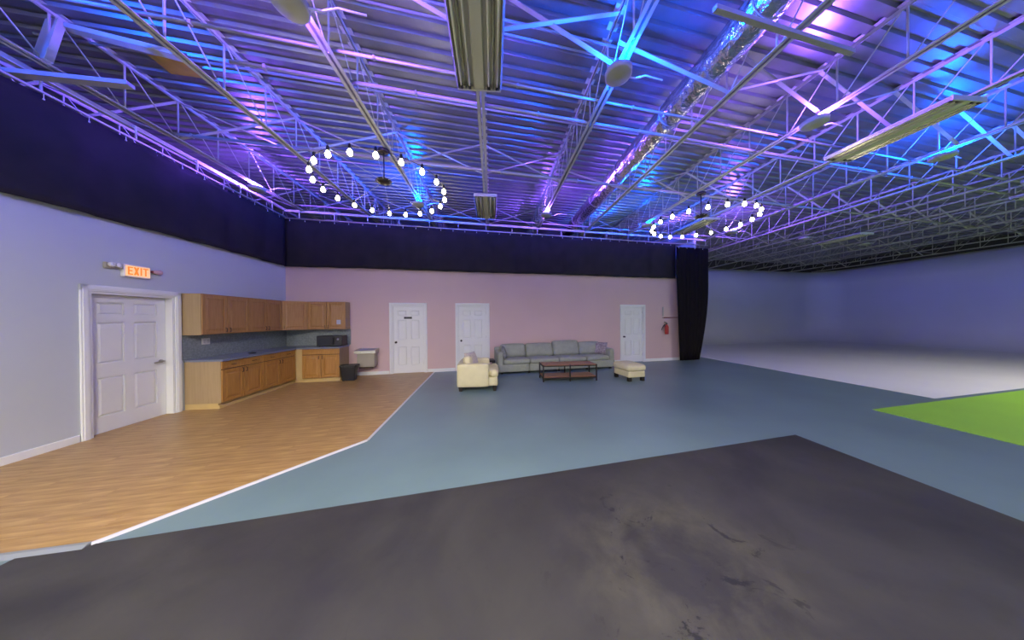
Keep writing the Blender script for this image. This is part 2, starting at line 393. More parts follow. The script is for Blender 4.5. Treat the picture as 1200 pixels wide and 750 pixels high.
# ---------------------------------------------------------------- roof deck
def deck():
    pitch = 0.185; prof = [(0,0.0),(0.080,0.0),(0.100,0.036),(0.165,0.036)]; dep = []
    s_ = -10.0
    while s_ < 24:
        dep += [(s_+a, z) for a, z in prof]; s_ += pitch
    vs = []; fs = []
    for s0, z in dep:
        for t in (-7.0, 8.0, 30.0):
            q = C0*0+u*t+pv*s0; vs.append((q.x,q.y,ZD+z))
    for i in range(len(dep)-1):
        for j in range(2): fs.append((i*3+j,(i+1)*3+j,(i+1)*3+j+1,i*3+j+1))
    o = MB().add(vs,fs).build('ceiling', m_deck); tag(o, 'corrugated galvanised metal roof deck lit violet and blue', 'ceiling', kind='structure')
    md = o.modifiers.new('thickness', 'SOLIDIFY'); md.thickness = 0.01; md.offset = 1
deck()

# ---------------------------------------------------------------- roof joists
X0 = [-5.19+1.685*k for k in range(-2, 17)]
def jpt(k, Y, z): x = X0[k]-0.0767*Y; return Vector((x, Y, z))
def yback(x): return 15.1+0.218*(x-6.7)-0.15 if x > 6.7 else 11.75+0.2155*(x+9.6)-0.2
def angle_pair(mb, L0, L1, z, up, wd=0.055):
    # two steel angles side by side with a gap, along local y
    for sg in (-1, 1):
        a, b = sorted((sg*0.011, sg*0.016)); mb.box(a, b, L0, L1, z, z+0.04*up) if up > 0 else mb.box(a, b, L0, L1, z+0.04*up, z)
        a, b = sorted((sg*0.011, sg*wd)); z0, z1 = (z, z+0.006) if up > 0 else (z-0.006, z); mb.box(a, b, L0, L1, z0, z1)
ORD = ['first','second','third','fourth','fifth','sixth','seventh','eighth','ninth','tenth','eleventh','twelfth','thirteenth','fourteenth','fifteenth','sixteenth','seventeenth','eighteenth']
def joists():
    pan = 0.62; rj = math.atan2(0.0767, 0.997)
    wv = MB().bar((0,0,ZB+0.005),(0,0,ZT-0.005),0.015,0.015).mesh('web_vertical', m_steel)
    wd = MB().bar((0,0.03,ZT-0.02),(0,pan-0.03,ZB+0.02),0.011,0.011).mesh('web_diagonal', m_steel)
    for k in range(len(X0)):
        L1 = 17.5
        while yback(X0[k]-0.0767*L1) < L1: L1 -= 0.1
        r = thing('roof_joist', (ORD[k-2]+' white open-web steel roof joist counting from the grey-blue wall') if k > 1 else 'white open-web steel roof joist out beyond the grey-blue wall', 'roof joist', (X0[k],0,0), rj, 'parallel steel roof joists')
        mb = MB(); angle_pair(mb, -6.2, L1, ZB, 1); mb.build('bottom_chord', m_steel, r)
        mb = MB(); angle_pair(mb, -6.2, L1, ZT, -1, 0.068); mb.build('top_chord', m_steel, r)
        y = -5.9+0.13*(k%3)
        while y+pan < L1:
            # only what the photo can show
            if y > 0.3:
                a = link('web_vertical', wv, r, (0,y,0)); b = link('web_diagonal', wd, r, (0,y,0))
            y += pan
joists()

# cross bridging rows between the joists
def bridging():
    for q_, Y0 in enumerate((2.77, 5.45, 8.35, 11.2)):
        r = thing('cross_bridging', ['row of crossed joist braces just behind the big round uplights','row of crossed joist braces above the chandelier over the wood floor','row of crossed joist braces just in front of the valance on the pink wall','row of crossed joist braces beyond the valance, over the white cyclorama'][q_], 'bridging', (0,0,0), 0, 'rows of cross bridging')
        for k in range(len(X0)-1):
            def pt(k, z):
                Y = Y0
                for _ in range(6): Y = Y0+0.218*(X0[k]-0.0767*Y+0.13)
                return jpt(k, Y, z)
            a0, a1, b0, b1 = pt(k,ZB+0.03), pt(k,ZT-0.03), pt(k+1,ZB+0.03), pt(k+1,ZT-0.03)
            if b0.y > yback(b0.x)-0.3 or b0.y < 0.2: continue
            if not (a0.x < 3.0-0.0767*a0.y < b0.x): MB().bar(a0, b1, 0.045, 0.010).build('brace', m_steel, r)   # the duct takes the place of one brace
            if a0.x < 3.0-0.0767*a0.y < b0.x: a1 = pt(k, 4.96)      # this one ducks under the foil duct
            o = Vector((0,0.03,0)); MB().bar(a1+o, b0+o, 0.045, 0.010).build('brace', m_steel, r)
bridging()
# heavier braces near the kitchen wall
def heavy():
    r = thing('joist_strut', 'heavy boxed steel strut between two joists near the curtain rail', 'strut')
    MB().bar((-5.46,3.16,5.24),(-3.80,2.95,4.66),0.10,0.05).build('strut_bar', m_steel, r)
    MB().bar((-5.46,3.10,5.24),(-5.42,2.98,4.64),0.16,0.06,up=(0,1,0)).build('post', m_steel, r)
    MB().bar((-5.9,2.95,4.50),(-4.75,3.22,4.58),0.09,0.05).build('tie_bar', m_rod, r)
heavy()
# conduits and rods that cross the joists
def crossrod(name, Y0, z, rad, xa, xb, m, label, cat='conduit', group=None):
    f_ = lambda x: Y0+0.218*(x+0.13)
    a = (xa, f_(xa), z); b = (xb, f_(xb), z)
    r = thing(name, label, cat, a, RB, group); ln = (Vector(b)-Vector(a)).length
    MB().tube((0,0,0),(ln,0,0),rad,8).build('pipe', m, r, True)
    n = int((xb-xa)/1.685)
    cm = MB().box(-0.012,0.012,-rad*1.15,rad*1.15,-rad*1.15,rad*1.15).mesh('clamp', m_rod)
    for i in range(n+1): link('clamp', cm, r, (0.35+i*1.724,0,0))
for q_, (Y0, z, rad, xa, xb) in enumerate(((3.32,4.675,0.017,-5.3,12.5),(3.72,4.675,0.022,-3.3,13.5),(5.36,4.675,0.026,-5.6,21.0),(8.0,4.675,0.018,-5.9,21.0))):
    crossrod('conduit', Y0, z, rad, xa, xb, m_rod, ORD[3-q_]+' steel conduit across the joist bottoms counting from the pink wall', group='conduits below the joists')
for q_, (Y0, z, rad, xa, xb) in enumerate(((3.05,5.18,0.014,-5.6,3.0),(3.2,5.18,0.014,-5.6,3.0),(4.45,5.2,0.016,-5.9,14.0),(6.6,5.2,0.016,-5.9,20.0))):
    crossrod('upper_conduit', Y0, z, rad, xa, xb, m_rod, ORD[3-q_]+' steel conduit high up between the joists counting from the pink wall', group='conduits high in the joists')
o = MB().bar((1.95,2.45,4.56),(3.82,2.87,4.56),0.045,0.045).build('strut_channel', m_rod); tag(o, 'short dark channel hung under the joists beside the foil duct', 'strut')
o = MB().prism([(-4.93,3.40),(-4.50,3.44),(-4.55,3.86),(-4.98,3.78)], 5.255, 5.275).build('orange_board', m_orange); tag(o, 'orange board fixed up under the roof deck', 'board')

# ---------------------------------------------------------------- foil duct
def duct():
    r = thing('foil_duct', 'large round silver foil duct running between the joists', 'duct', (2.93,0,4.935), math.atan2(0.0767,0.997))
    n = 20; vs = []; fs = []; R = 0.20; ys = [0.2+0.1*i for i in range(118)]
    rng = random.Random(3)
    for i, y in enumerate(ys):
        for j in range(n):
            t = 2*math.pi*j/n; rr = R*(1+0.018*math.sin(i*1.7+j*2.3)+0.02*(rng.random()-0.5)-(0.03 if i%15 == 0 else 0))
            vs.append((rr*math.cos(t), y, rr*math.sin(t)))
    for i in range(len(ys)-1):
        for j in range(n): fs.append((i*n+j,(i)*n+(j+1)%n,(i+1)*n+(j+1)%n,(i+1)*n+j))
    MB().add(vs,fs).build('sleeve', m_foil, r, False)
    bm = MB()
    for y in (2.0,): pass
    hm = MB().torus(0.206,0.006,0,28,5); 
    for i in range(7):
        b = hm.build('strap', m_rod, r, True) if i == 0 else link('strap', sm, r)
        sm = b.data; b.location = (0,1.2+1.5*i,0); b.rotation_euler = (math.pi/2,0,0)
        hb = MB().tube((0,1.2+1.5*i,0.20),(0,1.2+1.5*i,0.38),0.006,6).build('hanger', m_rod, r)
duct()

# ---------------------------------------------------------------- ceiling fixtures
def fixture_proto(lit):
    mt = m_tubeon if lit else m_tubeoff; L = 0.66
    P = {}
    P['housing'] = MB().bbox(-0.265,0.265,-L,L,0.045,0.065,0.004).mesh('housing', m_fixt)
    P['spine'] = MB().add([(-0.07,-L,0.045),(0.07,-L,0.045),(0.07,L,0.045),(-0.07,L,0.045),(-0.055,-L,0),(0.055,-L,0),(0.055,L,0),(-0.055,L,0)],
                          [(0,1,2,3),(7,6,5,4),(4,5,1,0),(5,6,2,1),(6,7,3,2),(7,4,0,3)]).mesh('spine', m_fixt)
    P['tube'] = MB().tube((0,-L+0.03,0.018),(0,L-0.03,0.018),0.013,8).mesh('lamp_tube', mt, True)
    P['ridge'] = MB().add([(-0.02,-L,0.045),(0.02,-L,0.045),(0.02,L,0.045),(-0.02,L,0.045),(0,-L,0.004),(0,L,0.004)],
                          [(0,1,2,3),(0,4,1),(2,5,3),(1,4,5,2),(3,5,4,0)]).mesh('reflector', m_refl)
    P['end'] = MB().box(-0.27,0.27,-0.008,0.008,-0.004,0.066).mesh('end_plate', m_fixt)
    P['sock'] = MB().box(-0.018,0.018,-0.02,0.02,0.0,0.045).mesh('lampholder', m_black)
    P['hang'] = MB().bar((0,0,0.065),(0,0,0.105),0.05,0.02).mesh('bracket', m_rod)
    return P
FP = {0: fixture_proto(False), 1: fixture_proto(True)}
def fixture(X, Y, label, lit=0, group=None):
    r = thing('ceiling_fixture', label, 'ceiling light', (X,Y,4.52), math.atan2(0.0767,0.997), group); P = FP[lit]
    link('housing', P['housing'], r); link('spine', P['spine'], r)
    for x in (-0.222,-0.118,0.118,0.222): 
        link('lamp_tube', P['tube'], r, (x,0,0))
        for sg in (-1,1): link('lampholder', P['sock'], r, (x,sg*0.64,0))
    for x in (-0.262,-0.170,0.170,0.262): link('reflector', P['ridge'], r, (x,0,0))
    for sg in (-1,1): link('end_plate', P['end'], r, (0,sg*0.665,0)); link('bracket', P['hang'], r, (0,sg*0.45,0))
    if lit:
        ld = bpy.data.lights.new('fill_light', 'AREA'); ld.shape = 'RECTANGLE'; ld.size = 0.5; ld.size_y = 1.3; ld.energy = P_FILL; ld.spread = math.radians(165); ld.color = (1.0,0.91,0.73)
        link('fill_light', ld, r, (0,0,-0.03))
    return r
fx = 'unlit cream strip light '
fixture(-0.34,2.60, fx+'under the joist midway between the chandeliers, larger above')
fixture(-0.66,6.74, fx+'hanging close in front of the black valance over the sofa')
fixture(6.16,4.14, fx+'hung right of the foil duct between two round uplights')
fixture(5.90,8.28, fx+'hung directly behind the chandelier above the black drape')
fixture(12.85,5.80, fx+'high over the green painted floor')
fixture(12.55,9.75, fx+'high over the white cyclorama floor')
for X, Y in ((-0.1,-1.6),(-5.5,-2.8),(-3.6,-4.6),(13.3,1.2)):  # unseen lit fixtures, added as general fill light
    fixture(X, Y, 'added lit strip light out of view, filling the studio with light', 1, 'added fill strip lights out of view')

# ---------------------------------------------------------------- round uplights
UPM = {'dish': MB().lathe([(0.0,-0.004),(0.135,-0.004),(0.150,0.004),(0.154,0.060),(0.147,0.060),(0.138,0.034),(0.0,0.034)],28).mesh('dish', m_disc, True),
       'clip': MB().box(-0.012,0.012,-0.012,0.012,0.034,0.102).box(-0.055,0.055,-0.012,0.012,0.092,0.102).mesh('clip', m_rod)}
def uplight(X, Y, blue, label, group, on=True):
    r = thing('uplight', label, 'uplight', (X,Y,4.52), 0, group)
    link('dish', UPM['dish'], r); link('clip', UPM['clip'], r)
    MB().path([(0.14,0.03,0.02),(0.24,0.08,0.05),(0.38,0.10,0.10),(0.62,0.16,0.10)],0.010).build('cable', m_steel, r)
    MB().lathe([(0.0,0.034),(0.07,0.034),(0.07,0.038),(0.0,0.038)],16).build('lens', m_plate, r)
    if not on: return
    ld = bpy.data.lights.new('uplight_light', 'POINT'); ld.shadow_soft_size = 0.05
    ld.energy = P_UP_BLUE if blue else P_UP_VIOLET; ld.color = (0.0,0.075,1.0) if blue else (0.21,0.075,1.0)
    link('uplight_light', ld, r, (0.02,-0.07,0.066))
UL = {(-2.03,2.38):'over the wood floor, largest of the violet ones', (1.30,3.09):'beside the foil duct, largest of the blue ones', (4.60,3.89):'between the foil duct and a strip light',
      (7.97,4.74):'beyond the strip light, towards the green floor', (-5.66,5.72):'close to the curtain rail of the grey-blue wall', (-2.37,6.53):'just behind the chandelier over the wood floor',
      (0.99,7.26):'in front of the valance above the coffee table', (4.28,8.11):'near the valance above the ottoman', (7.62,8.85):'behind the chandelier near the tall drape', }
for X, Y, b in ((-5.30,1.56,1),(-2.03,2.38,0),(1.30,3.09,1),(4.60,3.89,0),(7.97,4.74,1),(11.35,5.55,0),(-5.66,5.72,0),(-2.37,6.53,1),(0.99,7.26,0),(4.28,8.11,1),(7.62,8.85,0),(10.95,9.6,1),(14.3,10.4,0),(-1.7,-1.7,1),(1.6,-1.0,0),(5.0,-0.3,1),(8.4,0.4,0)):
    c_ = 'blue' if b else 'violet'
    if X > 8:
        if Y > 5: uplight(X, Y, b, 'unlit round dish uplight '+{11.35:'high above the green floor',10.95:'high over the white cyclorama floor',14.3:'far over the middle of the cyclorama'}[X], 'unlit round uplights', False)
        continue
    uplight(X, Y, b, 'round dish uplight glowing %s %s' % (c_, UL.get((X,Y), 'on a joist out of sight')), c_+' round uplights', X < 8.0)

# ---------------------------------------------------------------- chandeliers
def chandelier(X, Y, zr, label, drop, turn):
    r = thing('chandelier', label, 'chandelier', (X,Y,zr), turn)
    R = 1.04; top = 4.60-zr
    MB().lathe([(0.0,top-0.05),(0.085,top-0.05),(0.10,top-0.035),(0.10,top),(0.0,top)],20).build('canopy', m_bronze, r, True)
    MB().tube((0,0,drop+0.03),(0,0,top-0.04),0.011,8).build('stem', m_bronze, r, True)
    MB().lathe([(0.0,drop-0.03),(0.06,drop-0.03),(0.14,drop),(0.13,drop+0.02),(0.03,drop+0.05),(0.0,drop+0.05)],20).build('hub', m_bronze, r, True)
    MB().torus(R,0.0045,0.055,72,6).build('ring', m_bronze, r, True)
    sm = MB().lathe([(0.0,0.02),(0.020,0.02),(0.022,0.05),(0.018,0.085),(0.008,0.10),(0,0.10)],10).mesh('socket', m_black, True)
    bm = MB().lathe([(0.004,-0.066),(0.022,-0.060),(0.034,-0.042),(0.036,-0.024),(0.028,-0.002),(0.016,0.022),(0.004,0.022)],12).mesh('bulb', m_bulb, True)
    for i in range(20):
        t = 2*math.pi*i/20; p = (R*math.cos(t),R*math.sin(t),0)
        s_ = link('socket', sm, r, p); link('bulb', bm, s_)
        if i%2 == 0: MB().tube((0.1*math.cos(t),0.1*math.sin(t),drop),(R*math.cos(t),R*math.sin(t),0.06),0.004,5).build('spoke', m_steel, r)
chandelier(-2.24,4.53,3.92, 'ring chandelier of bare glowing bulbs hung above the wood floor edge', 0.13, 0.05)
chandelier(4.56,6.16,3.90, 'ring chandelier of bare glowing bulbs hung right of the foil duct', 0.14, 0.1)

# ---------------------------------------------------------------- curtains
def curtain(name, P0, d, n, L, z0, z1, m, label, amp, wl, seed, taper=None, sag=0.0):
    rng = random.Random(seed); ph = [rng.random()*6.28 for _ in range(6)]; nx = max(30,int(L/wl*7)); nz = 12; vs = []; fs = []
    r = thing(name, label, 'curtain', (P0.x,P0.y,0))
    for j in range(nz+1):
        f = j/nz; z = z1+(z0-z1)*f
        for i in range(nx+1):
            s_ = L*i/nx
            off = amp*(0.4+0.6*f)*(math.sin(2*math.pi*s_/wl+ph[0]+0.8*math.sin(s_*1.3+ph[1]))+0.5*math.sin(2*math.pi*s_/(wl*0.43)+ph[2])+0.35*math.sin(s_*2.1+f*2.5+ph[3]))
            x = s_
            if taper: x = s_+taper[0](f)*(1-i/nx)+taper[1](f)*(i/nx)
            zz = z+(sag*math.sin(s_*1.1+ph[4])*f)
            q = d*x+n*(0.09+off); vs.append((q.x,q.y,zz))
    for j in range(nz):
        for i in range(nx): a = j*(nx+1)+i; fs.append((a,a+nx+1,a+nx+2,a+1))
    o = MB().add(vs,fs).build('cloth', m, r, True); md = o.modifiers.new('thickness','SOLIDIFY'); md.thickness = 0.006
    hm = MB().tube((0,0,-0.045),(0,0,0.02),0.004,6).tube((0,0,-0.05),(0,0,-0.035),0.009,8).mesh('hook', m_plate)
    k = 0.15
    while k < L:
        q = d*k+n*0.10; link('hook', hm, r, (q.x,q.y,z1)); k += 0.36
    return r
curtain('valance', Vector(Lw(12.0)), -v, nL, 11.85, 3.08, 4.375, m_curtain, 'dark black cloth valance above the grey-blue wall', 0.030, 0.9, 1, sag=0.010)
curtain('valance', Vector(Bw(0.02)), u, nB, 12.63, 3.09, 4.37, m_curtain, 'black cloth valance above the pink wall and its doors', 0.022, 0.85, 2, sag=0.006)
curtain('drape', Vector(Bw(12.5,0.12)), u, nB, 1.50, 0.02, 4.24, m_curtain2, 'tall black drape hanging to the floor at the end of the pink wall', 0.035, 0.19, 3,
        taper=(lambda f: 0.03+0.14*f**1.6, lambda f: -0.42*max(0,(f-0.35)/0.65)**1.7))
# rails
def rail(P0, d, n, L, z, label):
    r = thing('curtain_rail', label, 'curtain rail', (P0.x,P0.y,0), math.atan2(d.y,d.x))
    sg = 1 if (Vector((-d.y,d.x,0)).dot(n) > 0) else -1; y = sg*0.10
    MB().tube((0,y,z),(L,y,z),0.016,8).build('pipe', m_steel, r, True)
    MB().box(0,L,y-0.09*sg-0.03,y-0.09*sg+0.03,z+0.20,z+0.26).build('support_beam', m_steel, r)
    hm = MB().bar((0,y,z),(0,y,z+0.21),0.016).bar((0,y,z+0.21),(0,y-0.09*sg,z+0.21),0.016).mesh('hanger', m_steel)
    k = 0.4
    while k < L: link('hanger', hm, r, (k,0,0)); k += 0.85
rail(Vector(Lw(12.0)), -v, nL, 12.0, 4.41, 'white curtain pipe with hangers above the grey-blue wall')
rail(Vector(Bw(0.0)), u, nB, 14.1, 4.395, 'white curtain pipe with hangers above the pink wall')

# ---------------------------------------------------------------- doors
def door(n, R, hole, casing, recess, hinge_right, label, lever=False, sign=False, wall_th=0.14):
    x0, x1, top = hole
    r = tag(link('door_%d'%n, None, None, C0, R), label, 'door', kind='structure')
    mb = MB()
    for a, b in ((x0-casing,x0),(x1,x1+casing)): mb.bbox(a, b, -0.022, 0.0, 0, top+casing, 0.006); mb.bbox(a+0.02, b-0.02, -0.030, -0.02, 0, top+casing-0.02, 0.004)
    mb.bbox(x0-casing, x1+casing, -0.022, 0.0, top, top+casing, 0.006); mb.bbox(x0-casing+0.02, x1+casing-0.02, -0.030,-0.02, top+0.02, top+casing-0.02, 0.004)
    mb.build('casing', m_white, r)
    jb = 0.03; mb = MB(); mb.box(x0,x0+jb,0,wall_th,0,top).box(x1-jb,x1,0,wall_th,0,top).box(x0+jb,x1-jb,0,wall_th,top-jb,top)
    mb.build('jamb', m_white, r)
    a, b, zt = x0+jb+0.003, x1-jb-0.003, top-jb-0.004; W = b-a; y = recess; th = 0.045; z0 = 0.012
    H = zt-z0; st = 0.115*W/0.86; mid = 0.10*W/0.86
    lf = MB().box(a, b, y+0.022, y+th, z0, zt)
    zr = [0, 0.115*H, 0.40*H, 0.50*H, 0.80*H, 0.855*H, 0.945*H, H]      # rails (bottom, lock, frieze, top)
    zr = [z0+k for k in zr]
    for k in (0,2,4,6): lf.box(a, b, y, y+0.023, zr[k], zr[k+1])
    cs = [a, a+st, (a+b)/2-mid/2, (a+b)/2+mid/2, b-st, b]
    for k in (1,3,5):
        for q in (0,2,4): lf.box(cs[q], cs[q+1], y, y+0.023, zr[k], zr[k+1])
    leaf = lf.build('door_leaf', m_white, r)
    for k in (1,3,5):
        for q in (1,3):
            X0_, X1_, Z0, Z1 = cs[q]+0.012, cs[q+1]-0.012, zr[k]+0.012, zr[k+1]-0.012; e = 0.022
            vs = [(X0_,y+0.022,Z0),(X1_,y+0.022,Z0),(X1_,y+0.022,Z1),(X0_,y+0.022,Z1),(X0_+e,y+0.003,Z0+e),(X1_-e,y+0.003,Z0+e),(X1_-e,y+0.003,Z1-e),(X0_+e,y+0.003,Z1-e)]
            MB().add(vs, [(4,5,6,7),(0,1,5,4),(1,2,6,5),(2,3,7,6),(3,0,4,7),(3,2,1,0)]).build('panel', m_white, leaf)
    MB().bbox(x0+0.001, x1-0.001, 0.001, wall_th, 0.0005, 0.011, 0.002).build('threshold', m_sill if n < 3 else m_blue, r)
    kx = a+0.07 if hinge_right else b-0.07; kz = 0.94
    if lever:
        mb = MB().lathe([(0,0),(0.03,0),(0.03,0.012),(0.012,0.016),(0.012,0.055),(0,0.055)],14); mb.v = [(kx+p[0], y-p[2], kz+p[1]) for p in mb.v]
        mb.bar((kx+0.01,y-0.05,kz),(kx-0.13,y-0.055,kz-0.012),0.018,0.022)
        o = mb.build('lever_handle', m_chrome, leaf)
    else:
        mb = MB().lathe([(0,0),(0.032,0),(0.032,0.008),(0.012,0.014),(0.012,0.03),(0.026,0.045),(0.030,0.06),(0.02,0.075),(0,0.077)],14); mb.v = [(kx+p[0], y-p[2], kz+p[1]) for p in mb.v]
        mb.build('knob', m_bronze, leaf, True)
    hx = b+0.004 if hinge_right else a-0.004
    if not lever:
        for hz in (0.28,1.05,1.82): MB().tube((hx,y-0.008,hz-0.045),(hx,y-0.008,hz+0.045),0.008,8).build('hinge', m_chrome, leaf)
    if sign:
        p = MB().bbox(3.03,3.255,y-0.008,y+0.001,1.64,1.70,0.002).build('sign_plate', m_black, leaf)
    return r, leaf
door(1, RL, DL, 0.09, 0.105, False, 'white six-panel exit door with lever handle in the grey-blue wall', lever=True)
r1, lf1 = door(2, RB, DB[0], 0.075, 0.03, True, 'white six-panel door with a small black sign plate', sign=True)
door(3, RB, DB[1], 0.075, 0.03, True, 'white six-panel door behind the cream armchair')
door(4, RB, DB[2], 0.075, 0.03, True, 'white six-panel door between the sofa and the fire extinguisher')

# ---------------------------------------------------------------- kitchen
def shaker(root, x0, x1, z0, z1, y, m, knobs, name='door', handle='v', hx=None):
    # framed door or drawer front: y is the carcass face, front towards -y
    g = 0.0045; x0 += g; x1 -= g; z0 += g; z1 -= g; f = min(0.058, (z1-z0)*0.28); t = 0.020
    mb = MB().box(x0+f*0.8, x1-f*0.8, y-t+0.011, y, z0+f*0.8, z1-f*0.8)
    mb.bbox(x0,x0+f,y-t,y,z0,z1,0.003); mb.bbox(x1-f,x1,y-t,y,z0,z1,0.003); mb.bbox(x0+f,x1-f,y-t,y,z0,z0+f,0.003); mb.bbox(x0+f,x1-f,y-t,y,z1-f,z1,0.003)
    e = 0.03; X0_,X1_,Z0,Z1 = x0+f+0.012,x1-f-0.012,z0+f+0.012,z1-f-0.012
    if Z1-Z0 > 0.15:
        vs = [(X0_,y-t+0.011,Z0),(X1_,y-t+0.011,Z0),(X1_,y-t+0.011,Z1),(X0_,y-t+0.011,Z1),(X0_+e,y-t+0.001,Z0+e),(X1_-e,y-t+0.001,Z0+e),(X1_-e,y-t+0.001,Z1-e),(X0_+e,y-t+0.001,Z1-e)]
        mb.add(vs, [(4,5,6,7),(0,1,5,4),(1,2,6,5),(2,3,7,6),(3,0,4,7)])
    d = mb.build(name, m, root)
    for kx, kz, vert in knobs:
        l = 0.042
        p = [(kx,y-t,kz-l),(kx,y-t-0.025,kz-l+0.008),(kx,y-t-0.025,kz+l-0.008),(kx,y-t,kz+l)] if vert else [(kx-l,y-t,kz),(kx-l+0.008,y-t-0.025,kz),(kx+l-0.008,y-t-0.025,kz),(kx+l,y-t,kz)]
        MB().path(p, 0.006, 6).build('handle', m_bronze, d)
    return d

def upper(R, x0, x1, label, doors, mdoor):
    o = C0+(Vector((math.cos(R),math.sin(R),0)))*x0; r = thing('wall_cabinet', label, 'cabinet', (o.x,o.y,1.365), R, 'maple wall cabinets'); W = x1-x0; D = 0.31; H = 0.755
    t = 0.018
    MB().box(0.001,W-0.001,-D,-0.005,0.02,H).box(0.001,t,-D,-0.005,0,0.02).box(W-t,W-0.001,-D,-0.005,0,0.02).box(t,W-t,-D,-D+t,0,0.02).build('body', m_woodpale, r)
    n = len(doors); dw = W/n; MB().box(0.003,W-0.003,-D-0.0015,-D+0.0005,0.003,H-0.003).build('gap_shade', m_gap_shade, r)  # dark sheet behind the doors, standing in for shade in the gaps
    for i, hd in enumerate(doors):
        kx = i*dw+(0.04 if hd == 'l' else dw-0.04)
        shaker(r, i*dw, (i+1)*dw, 0.004, H-0.004, -D, mdoor, [(kx,0.075,True)])
    return r
upper(RL, -2.44, -1.51, 'maple wall cabinet with two doors next to the exit door casing', ('r','l'), m_woodup)
upper(RL, -1.51, -0.58, 'maple wall cabinet with two doors beside the diagonal corner cabinet', ('r','l'), m_woodup)
rr_ = upper(RB, 0.67, 1.585, 'maple wall cabinet with two doors above the microwave', ('r','l'), m_woodup)
MB().box(0.70,0.80,-0.333,-0.331,0.14,0.26).build('paper_notice', m_paper, rr_)
# diagonal corner wall cabinet
def corner_upper():
    r = thing('corner_wall_cabinet', 'diagonal maple wall cabinet filling the corner of the two walls', 'cabinet', (C0.x,C0.y,1.365), 0)
    P = [Vector(q)-C0 for q in (Bw(0.004,0.005),Lw(0.578,0.005),Lw(0.578,0.31),Bw(0.668,0.31),Bw(0.668,0.005))]; P = [(p.x,p.y) for p in P]
    MB().prism(P, 0.0, 0.755).build('body', m_woodpale, r)
    a = Vector((*P[2],0)); b = Vector((*P[3],0)); dd = b-a
    e = link('door_mount', None, r, (a.x,a.y,0), math.atan2(dd.y,dd.x))
    d = shaker(r, 0.004, dd.length-0.004, 0.004, 0.751, -0.001, m_woodup, [])
    bpy.data.objects.remove(e)
    d.location = (a.x,a.y,0); d.rotation_euler = (0,0,math.atan2(dd.y,dd.x))
    MB().path([(0.04,-0.021,0.035),(0.04,-0.046,0.043),(0.04,-0.046,0.112),(0.04,-0.021,0.12)],0.006,6).build('handle', m_bronze, d)
corner_upper()

def base(R, x0, x1, label, units, single=False):
    o = C0+(Vector((math.cos(R),math.sin(R),0)))*x0; r = thing('base_cabinet', label, 'cabinet', (o.x,o.y,ZW), R, 'maple base cabinets'); W = x1-x0; D = 0.60
    MB().box(0.001,W-0.001,-D,-0.013,0.10,0.864).build('body', m_woodpale, r)
    MB().box(0.001,W-0.001,-D+0.05,-0.013,0.0,0.10).box(0.001,W-0.001,-D+0.025,-D+0.05,0.0,0.055).build('plinth', m_toe, r)
    dw = W/units; MB().box(0.003,W-0.003,-D-0.0015,-D+0.0005,0.103,0.862).build('gap_shade', m_gap_shade, r)  # dark sheet giving the door and drawer gaps their shade
    if single: shaker(r, 0, W, 0.715, 0.860, -D, m_woodcab, [], 'drawer')
    for i in range(units):
        if not single: shaker(r, i*dw, (i+1)*dw, 0.715, 0.860, -D, m_woodcab, [((i+0.5)*dw,0.787,False)], 'drawer')
        kx = (i+1)*dw-0.04 if i%2 == 0 else i*dw+0.04
        shaker(r, i*dw, (i+1)*dw, 0.105, 0.708, -D, m_woodcab, [(kx,0.64,True)])
    return r
base(RL, -2.42, -1.54, 'maple base cabinet with two drawers and two doors next to the exit door casing', 2)
base(RL, -1.54, -0.58, 'maple base cabinet with two drawers and two doors running into the corner', 2)
base(RB, 0.68, 1.545, 'maple base cabinet with two doors below the microwave', 2, True)
def corner_base():
    r = thing('corner_base_cabinet', 'blind corner base cabinet with a pale filler strip', 'cabinet', (C0.x,C0.y,ZW), 0)
    Q = [Bw(0.01,0.013),Lw(0.578,0.013),Lw(0.578,0.60),Lw(0.545,0.60),Bw(0.678,0.60),Bw(0.678,0.013)]; P = [((Vector(p)-C0).x,(Vector(p)-C0).y) for p in Q]
    MB().prism(P, 0.10, 0.864).build('body', m_toe, r)
    Q = [Bw(0.01,0.013),Lw(0.578,0.013),Lw(0.578,0.55),Lw(0.50,0.55),Bw(0.678,0.55),Bw(0.678,0.013)]; P = [((Vector(p)-C0).x,(Vector(p)-C0).y) for p in Q]
    MB().prism(P, 0.0, 0.10).build('plinth', m_toe, r)
corner_base()
# worktop and splashbacks
Q = [Bw(0.0,0.013),Lw(2.43,0.013),Lw(2.43,0.64),Lw(0.62,0.64),Bw(0.70,0.64),Bw(1.565,0.64),Bw(1.565,0.013)]
inner = None
P = [(q[0],q[1]) for q in (Bw(0.014,0.014),Lw(2.43,0.013),Lw(2.43,0.64))]
